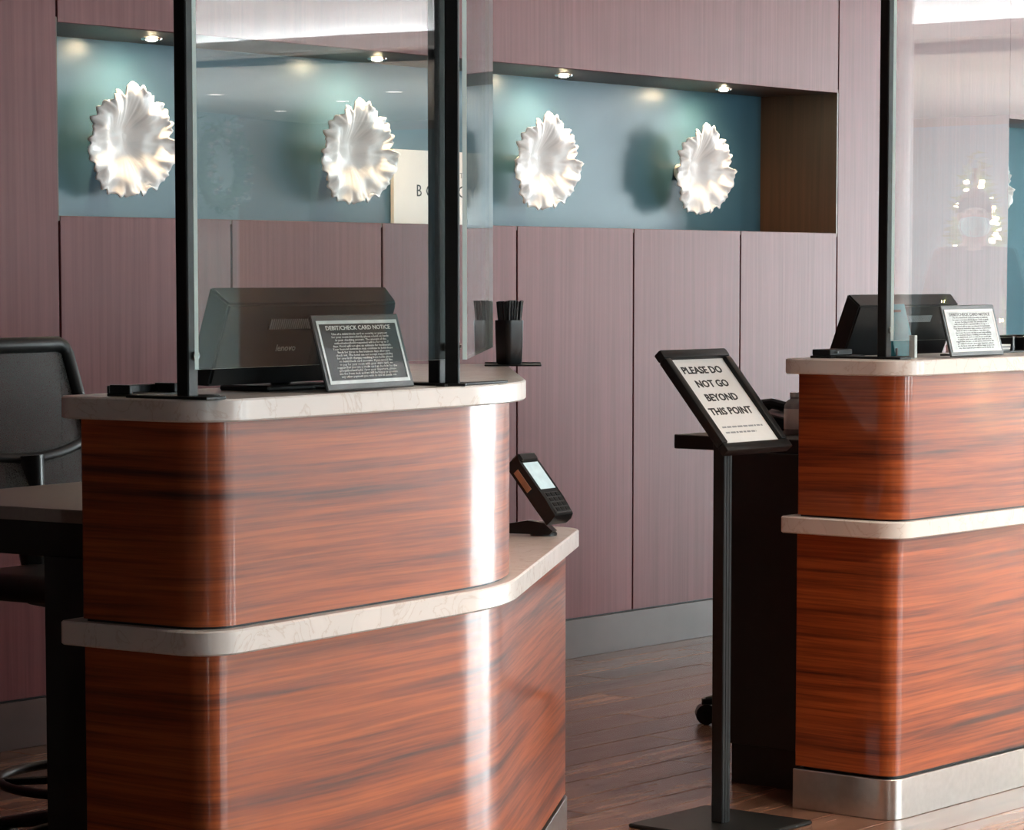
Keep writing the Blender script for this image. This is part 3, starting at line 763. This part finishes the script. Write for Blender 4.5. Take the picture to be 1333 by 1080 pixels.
# =================================================================== NICHE: FLOWERS, LAMPS, SIGN
def flower_mesh(R, depth, lift, seed, tilt):
    bm = bmesh.new(); nr, nt = 20, 240
    rr = random.Random(seed)
    notches = [(math.radians(d), dp, w) for d, dp, w in ((8, .16, .07), (103, .17, .07), (-62, .12, .07), (150, .06, .07), (215, .05, .09), (55, .06, .06), (-110, .06, .06), (-20, .05, .05))] if seed == 1 else \
              [(rr.uniform(0, 2 * PI), rr.uniform(.08, .2), rr.uniform(.06, .14)) for _ in range(6)]
    ph = [rr.uniform(0, 6.28) for _ in range(8)]
    grid = []
    for i in range(nr + 1):
        q = i / nr; ring = []
        for k in range(nt):
            a = 2 * PI * k / nt
            e = 1 + .025 * math.cos(3 * a + 1.1) + .026 * math.cos(7 * a + ph[0]) + .016 * math.cos(19 * a + ph[1]) + .018 * math.cos(33 * a + ph[2]) + .012 * math.cos(51 * a + ph[7])
            nz = noise.noise(Vector((math.cos(a) * 2.2, math.sin(a) * 2.2, 5.5 + seed)))
            e = 1 + (e - 1) * (1 + 1.1 * nz) + .05 * noise.noise(Vector((math.cos(a) * 3.1, math.sin(a) * 3.1, 1.5 + seed)))
            for c0, dp, wd_ in notches:
                d = (a - c0 + PI) % (2 * PI) - PI
                e -= dp * math.exp(-(d / wd_) ** 2)
            e = 1 + (e - 1) * q ** 2.2
            r = R * q * e
            w = noise.noise(Vector((math.cos(a) * 1.3, math.sin(a) * 1.3, q * 2.5 + seed)))
            b = a + .55 * w
            u = min(1, q / .80); h = lift + depth * u * u * (3 - 2 * u)
            h += q ** 2.5 * (.006 * math.sin(4 * b + ph[3]) + .002 * math.sin(9 * b + ph[4])) + q ** 9 * (.004 * math.sin(17 * b + ph[5]) + .003 * math.sin(29 * b + ph[6]))
            h += tilt * q * q * math.cos(a - 1.0) + .020 * noise.noise(Vector((math.cos(a) * q * 3.0, math.sin(a) * q * 3.0, .3 + seed)))
            ring.append(bm.verts.new((r * math.cos(a), -h, r * math.sin(a))))
            if q == 0: break
        grid.append(ring)
    for k in range(nt): bm.faces.new((grid[0][0], grid[1][k], grid[1][(k + 1) % nt]))
    for i in range(1, nr):
        for k in range(nt): bm.faces.new((grid[i][k], grid[i + 1][k], grid[i + 1][(k + 1) % nt], grid[i][(k + 1) % nt]))
    return bm
fl_lab = ['white ceramic flower plate at the far left of the niche', 'white ceramic flower plate behind the clear front screen',
          'white ceramic flower plate just right of the black posts', 'white ceramic flower plate at the right end of the niche']
FLX = [5.705, 6.675, 7.625, 8.545]
petal0 = stem0 = None
for x, lab in zip(FLX, fl_lab):
    f = empty('flower_plate', (x, NY - .075, 1.678), label=lab, cat='wall decoration', group='flower plates in the niche')
    if petal0 is None:
        petal0 = fin('petals', flower_mesh(.162, .046, .0, 1, .012), M_WHITECER, f, 60)
        for o in (petal0,): md = o.modifiers.new('thick', 'SOLIDIFY'); md.thickness = .004; md.offset = 0
        stem0 = fin('wall_mount', tube(bmesh.new(), [(0, .074, 0), (0, -.002, 0)], .03, 16), M_WHITECER, f)
    else:
        for n_, s_ in (('petals', petal0),):
            o = share(n_, s_, f); md = o.modifiers.new('thick', 'SOLIDIFY'); md.thickness = .004; md.offset = 0
        share('wall_mount', stem0, f)
# a fifth one in the recess at the right edge of the picture
f = empty('flower_plate', (10.60, YW + .35 - .075, 1.66), label='white ceramic flower plate in the teal recess at the right edge', cat='wall decoration', group='flower plates in the niche')
o = share('petals', petal0, f); md = o.modifiers.new('thick', 'SOLIDIFY'); md.thickness = .005; share('wall_mount', stem0, f)

lamp_lab = ['small warm spotlight above the leftmost flower plate', 'small warm spotlight seen through the clear front screen',
            'small warm spotlight above the third flower plate', 'bright warm spotlight at the right end of the niche']
LAMP_W = 5.0
for x, lab in zip([5.745, 6.715, 7.66, 8.60], lamp_lab):
    l = empty('spotlight', (x, 6.14, NZ1), label=lab, cat='spotlight', group='spotlights in the niche ceiling')
    fin('trim_ring', lathe(bmesh.new(), [(.020, -.001), (.032, -.001), (.030, -.006), (.020, -.003)], 24), M_CHROME, l)
    fin('lens', lathe(bmesh.new(), [(0, -.010), (.010, -.009), (.018, -.004), (.020, -.001)], 20), M_LAMP, l)
    ld = bpy.data.lights.new('spot_bulb', 'SPOT'); ld.energy = LAMP_W; ld.color = (1, .62, .34); ld.spot_size = math.radians(140); ld.spot_blend = .8; ld.shadow_soft_size = .012
    lo = bpy.data.objects.new('spot_bulb', ld); COL.objects.link(lo); lo.parent = l; lo.location = (0, 0, -.016); lo.rotation_euler = (math.radians(14), 0, 0)

sgn = empty('brand_sign', (7.168, NY, 1.46), label='white board with thin black capitals between the flower plates', cat='sign')
fin('board', B(bmesh.new(), -.212, .232, -.016, -.001, .0, .247, .001), M_WHITE, sgn, 0)
MB_ = frame(Vector((0, -.0162, 0)), (1, 0, 0), (0, 0, 1))
for k, ch in enumerate('BONVOY'): text('lettering', ch, .056, M_INK, sgn, MB_ @ Matrix.Translation((-.088 + k * .0545, .112, 0)), sx=.9)
text('lettering', 'M A R R I O T T', .026, M_GREYINK, sgn, MB_ @ Matrix.Translation((.045, .168, 0)))

# =================================================================== CHAIRS
def office_chair(label, loc, rz, backw, mesh_back, seat_z, back_z0, back_z1, ring=True, base_r=.31, castor=.03, phase=.25):
    c = empty('office_chair', loc, rz, label=label, cat='chair')          # faces local -y
    fin('seat', B(bmesh.new(), -.23, .23, -.24, .20, seat_z - .06, seat_z, .025, seg=3), M_BLACKLAM, c)
    w = backw / 2
    def P(x, q): return Vector((x, .20 + .10 * q - .03 * math.cos(x / w * 1.2) * (1), back_z0 + (back_z1 - back_z0) * q))
    out = []
    for k in range(9): out.append(P(w * (1.0 - .07 * k / 8), k / 8 * .93))
    out += [P(w * .90, .975), P(w * .80, 1.0)] + [P(w * .8 * (1 - 2 * k / 8), 1.0) for k in range(1, 9)]
    out += [P(-w * .90, .975)]
    for k in range(8, -1, -1): out.append(P(-w * (1.0 - .07 * k / 8), k / 8 * .93))
    low = [P(-w * .8, -.03), P(-w * .4, -.07), P(0, -.08), P(w * .4, -.07), P(w * .8, -.03)]
    fin('back_frame', tube(bmesh.new(), out + low, .019, 8, closed=True), M_BLACK, c, 60)
    bm = bmesh.new(); rows = []
    for i in range(9):
        q = i / 8; rows.append([bm.verts.new(P(w * (.99 - .07 * min(q, .93)) * (2 * k / 12 - 1), q * .99)) for k in range(13)])
    for a, b in zip(rows, rows[1:]):
        for k in range(12): bm.faces.new((a[k], a[k + 1], b[k + 1], b[k]))
    fin('back_mesh', bm, M_MESH if mesh_back else M_BLACKLAM, c, 60)
    # lumbar bar and spine
    q0 = .36
    fin('lumbar_bar', tube(bmesh.new(), [P(w * (2 * k / 10 - 1) * .97, q0 - .10 * (1 - (2 * k / 10 - 1) ** 2)) + Vector((0, .012, 0)) for k in range(11)], .017, 8), M_BLACK, c, 60)
    fin('spine', tube(bmesh.new(), [P(0, q0 - .08) + Vector((0, .02, 0)), P(0, .0) + Vector((0, .04, 0)), Vector((0, .17, seat_z - .07)), Vector((0, 0, seat_z - .07))], [.045, .04, .035, .04], 10), M_BLACKPL, c, 60)
    fin('gas_column', tube(bmesh.new(), [(0, 0, seat_z - .07), (0, 0, .30), (0, 0, .299), (0, 0, .09)], [.018, .018, .03, .03], 14), M_DARKGREY, c, 30)
    if ring:
        fin('foot_ring', tube(bmesh.new(), [(.225 * math.cos(2 * PI * k / 32), .225 * math.sin(2 * PI * k / 32), .20) for k in range(32)], .011, 8, closed=True), M_BLACKPL, c, 60)
        for k in range(3):
            a = 2 * PI * k / 3 + .3; fin('ring_spoke', tube(bmesh.new(), [(.02 * math.cos(a), .02 * math.sin(a), .20), (.225 * math.cos(a), .225 * math.sin(a), .20)], .009, 8), M_BLACKPL, c)
    for k in range(5):
        a = 2 * PI * k / 5 + phase; d = Vector((math.cos(a), math.sin(a), 0))
        leg = fin('base_leg', tube(bmesh.new(), [d * .02 + UP * .10, d * .15 + UP * .095, d * base_r + UP * .066], [.024, .02, .013], 8), M_BLACKPL, c, 60)
        bm = bmesh.new()
        tube(bm, [d * base_r + Vector((-d.y, d.x, 0)) * s + UP * castor for s in (-.024, .024)], castor, 14)
        B(bm, -.012, .012, -.012, .012, .03, .075, .003, Matrix.Translation(d * base_r))
        fin('caster', bm, M_BLACKPL, leg, 40)
    return c
office_chair('tall black mesh back office chair behind the nearer desk', (4.14, 4.60, 0), math.radians(8), .47, True, .66, .80, 1.135)
office_chair('low black office chair mostly hidden behind the farther desk', (6.82, 4.54, 0), math.radians(-140), .36, False, .44, .52, .80, ring=False, phase=-PI / 2)

# =================================================================== LOBBY THINGS SEEN IN THE SCREENS
# wreath
wr = empty('wreath', (17.45, SY + .135, 2.12), label='dark holiday wreath with silver baubles reflected in the front screen', cat='wreath')
bm = bmesh.new(); rw = random.Random(11)
for k in range(900):
    a = rw.uniform(0, 2 * PI); r = .27 + rw.gauss(0, .04); z = rw.uniform(0, .09)
    p = Vector((r * math.cos(a), z, r * math.sin(a))); d = Vector((rw.gauss(0, 1), rw.gauss(.4, .6), rw.gauss(0, 1))).normalized() * .07
    n = d.cross(Vector((rw.gauss(0, 1), rw.gauss(0, 1), rw.gauss(0, 1)))).normalized() * .008
    bm.faces.new([bm.verts.new(q) for q in (p - n, p + n, p + d)])
tube(bm, [(.27 * math.cos(2 * PI * k / 24), .02, .27 * math.sin(2 * PI * k / 24)) for k in range(24)], .045, 8, closed=True)
fin('foliage', bm, M_GREEN, wr, 0, kind='stuff')
for k in range(34):
    a = rw.uniform(0, 2 * PI); r = .27 + rw.gauss(0, .045)
    fin('bauble', ball(bmesh.new(), (r * math.cos(a), .10 + rw.uniform(0, .03), r * math.sin(a)), rw.uniform(.016, .03), 10, 6), M_CHROME, wr)
# holiday tree
tr = empty('holiday_tree', (16.15, -2.27, 0), label='lit holiday tree reflected in the right hand screen', cat='tree')
fin('trunk', tube(bmesh.new(), [(0, 0, 0), (0, 0, 2.0)], [.05, .015], 10), M_HAIR, tr)
bm = bmesh.new()
for k in range(5200):
    h = 2.12 * (1 - math.sqrt(rw.random()) * .86); rad = .52 * (2.15 - h) / 1.95; a = rw.uniform(0, 2 * PI); r = rad * math.sqrt(rw.uniform(.25, 1))
    p = Vector((r * math.cos(a), r * math.sin(a), h)); d = (Vector((math.cos(a), math.sin(a), rw.uniform(-.5, .5))) + Vector((rw.gauss(0, .5), rw.gauss(0, .5), rw.gauss(0, .4)))).normalized() * rw.uniform(.06, .12)
    n = d.cross(Vector((rw.gauss(0, 1), rw.gauss(0, 1), rw.gauss(0, 1)))).normalized() * .010
    bm.faces.new([bm.verts.new(q) for q in (p - n, p + n, p + d)])
fin('needles', bm, M_GREEN, tr, 0, kind='stuff')
bm = bmesh.new()
for k in range(260):
    h = 2.10 * (1 - math.sqrt(rw.random()) * .84); rad = .55 * (2.17 - h) / 1.95; a = rw.uniform(0, 2 * PI)
    t = bmesh.new(); bmesh.ops.create_icosphere(t, subdivisions=1, radius=.014); bmesh.ops.translate(t, vec=(rad * math.cos(a), rad * math.sin(a), h), verts=t.verts); merge(bm, t)
fin('string_lights', bm, M_BULB, tr, 0, kind='stuff')
fin('tree_stand', lathe(bmesh.new(), [(0, 0), (.2, 0), (.2, .03), (.07, .09), (0, .09)], 20), M_BLACKPL, tr)
# person with a mask
def skin_mesh(name, nodes, edges, mat, parent, root=0, sub=2):
    bm = bmesh.new(); lay = bm.verts.layers.skin.verify()
    vs = []
    for i, (x, y, z, rx, ry) in enumerate(nodes):
        v = bm.verts.new((x, y, z)); v[lay].radius = (rx, ry); v[lay].use_root = (i == root); vs.append(v)
    for a, b in edges: bm.edges.new((vs[a], vs[b]))
    me = bpy.data.meshes.new(name); bm.to_mesh(me); bm.free()
    o = bpy.data.objects.new(name, me); COL.objects.link(o)
    m1 = o.modifiers.new('skin', 'SKIN'); m1.use_smooth_shade = True
    m2 = o.modifiers.new('sub', 'SUBSURF'); m2.levels = sub; m2.render_levels = sub
    dg = bpy.context.evaluated_depsgraph_get(); dg.update()
    me2 = bpy.data.meshes.new_from_object(o.evaluated_get(dg)); bpy.data.objects.remove(o); bpy.data.meshes.remove(me)
    me2.name = name; me2.materials.clear(); me2.materials.append(mat)
    for p in me2.polygons: p.use_smooth = True
    o = bpy.data.objects.new(name, me2); COL.objects.link(o); o.parent = parent
    return o
pe = empty('person', (13.32, -.60, 0), math.radians(-120), label='person in a dark coat and pale blue face mask reflected in the right hand screen', cat='person')
nodes = [(0, .0, .93, .13, .11), (0, .0, 1.10, .125, .095), (0, .0, 1.28, .15, .11), (0, .0, 1.40, .12, .085), (0, .005, 1.47, .055, .055), (0, -.005, 1.54, .060, .065), (0, -.008, 1.60, .076, .092), (0, -.002, 1.67, .070, .088),
         (.17, 0, 1.39, .06, .06), (.235, .01, 1.14, .048, .048), (.22, -.10, .93, .036, .036), (.215, -.15, .86, .03, .022),
         (-.17, 0, 1.39, .06, .06), (-.235, .01, 1.14, .048, .048), (-.22, -.10, .93, .036, .036), (-.215, -.15, .86, .03, .022),
         (.09, 0, .86, .095, .095), (.10, -.01, .48, .062, .065), (.10, .02, .09, .042, .045), (.105, -.10, .035, .042, .03),
         (-.09, 0, .86, .095, .095), (-.10, -.01, .48, .062, .065), (-.10, .02, .09, .042, .045), (-.105, -.10, .035, .042, .03)]
for s in (1, -1):      # fingers and thumb
    bx_ = .215 * s
    for q, ln in zip((-.022, -.008, .007, .021), (.062, .072, .068, .052)):
        nodes += [(bx_ + .006 * s, -.155 + q * .9, .835, .010, .010), (bx_ + .002 * s, -.165 + q * .9, .835 - ln * .55, .0085, .0085), (bx_ - .012 * s, -.170 + q * .9, .835 - ln, .008, .008)]
    nodes += [(bx_ - .008 * s, -.18, .85, .011, .011), (bx_ - .02 * s, -.20, .82, .009, .009)]
edges = [(0, 1), (1, 2), (2, 3), (3, 4), (4, 5), (5, 6), (6, 7), (3, 8), (8, 9), (9, 10), (10, 11), (3, 12), (12, 13), (13, 14), (14, 15), (0, 16), (16, 17), (17, 18), (18, 19), (0, 20), (20, 21), (21, 22), (22, 23)]
k0 = 24
for hand in (11, 15):
    for q in range(4):
        edges += [(hand, k0), (k0, k0 + 1), (k0 + 1, k0 + 2)]; k0 += 3
    edges += [(hand, k0), (k0, k0 + 1)]; k0 += 2
skin_mesh('body', nodes, edges, M_SKIN, pe)
cn = [(0, .0, .80, .185, .15), (0, .0, .95, .165, .135), (0, .0, 1.12, .15, .12), (0, .0, 1.28, .175, .13), (0, .0, 1.40, .14, .105), (0, .005, 1.455, .075, .075),
      (.17, 0, 1.39, .08, .08), (.235, .01, 1.14, .066, .066), (.22, -.09, .945, .052, .052), (-.17, 0, 1.39, .08, .08), (-.235, .01, 1.14, .066, .066), (-.22, -.09, .945, .052, .052)]
skin_mesh('coat', cn, [(0, 1), (1, 2), (2, 3), (3, 4), (4, 5), (4, 6), (6, 7), (7, 8), (4, 9), (9, 10), (10, 11)], M_COAT, pe)
tn = [(0, 0, .86, .15, .125), (.095, 0, .78, .115, .115), (.10, -.01, .46, .085, .085), (.10, .015, .10, .075, .08), (-.095, 0, .78, .115, .115), (-.10, -.01, .46, .085, .085), (-.10, .015, .10, .075, .08)]
skin_mesh('trousers', tn, [(0, 1), (1, 2), (2, 3), (0, 4), (4, 5), (5, 6)], M_TROUS, pe)
hb = bmesh.new(); bmesh.ops.create_uvsphere(hb, u_segments=24, v_segments=16, radius=1)
bmesh.ops.scale(hb, vec=(.098, .118, .125), verts=hb.verts); bmesh.ops.translate(hb, vec=(0, .022, 1.645), verts=hb.verts)
bmesh.ops.delete(hb, geom=[v for v in hb.verts if v.co.y < -.035 and v.co.z < 1.70], context='VERTS')
for v in hb.verts:
    if v.co.z < 1.60: v.co.z -= .10 * (1.60 - v.co.z) / .08; v.co.y += .01
fin('hair', hb, M_HAIR, pe, 60)
mk = bmesh.new(); bmesh.ops.create_uvsphere(mk, u_segments=24, v_segments=16, radius=1)
bmesh.ops.scale(mk, vec=(.082, .105, .068), verts=mk.verts); bmesh.ops.translate(mk, vec=(0, -.012, 1.567), verts=mk.verts)
bmesh.ops.delete(mk, geom=[v for v in mk.verts if v.co.y > -.02], context='VERTS')
fin('face_mask', mk, M_MASK, pe, 60, label='pale blue face mask')
nb = bmesh.new()
for s in (1, -1):
    ball(nb, (.030 * s, -.092, 1.640), .010, 10, 6, (1, 1, 1))
for v in nb.verts: v.co.y = v.co.y
fin('eyes', nb, M_INK, pe, 60)
for s in (1, -1): fin('ear', ball(bmesh.new(), (.079 * s, .005, 1.615), .024, 10, 8, (1, 1, 1)), M_SKIN, pe, 60)
for s in (1, -1): fin('shoe', B(bmesh.new(), .105 * s - .05, .105 * s + .05, -.19, .075, 0, .085, .03, seg=3), M_BLACKPL, pe)
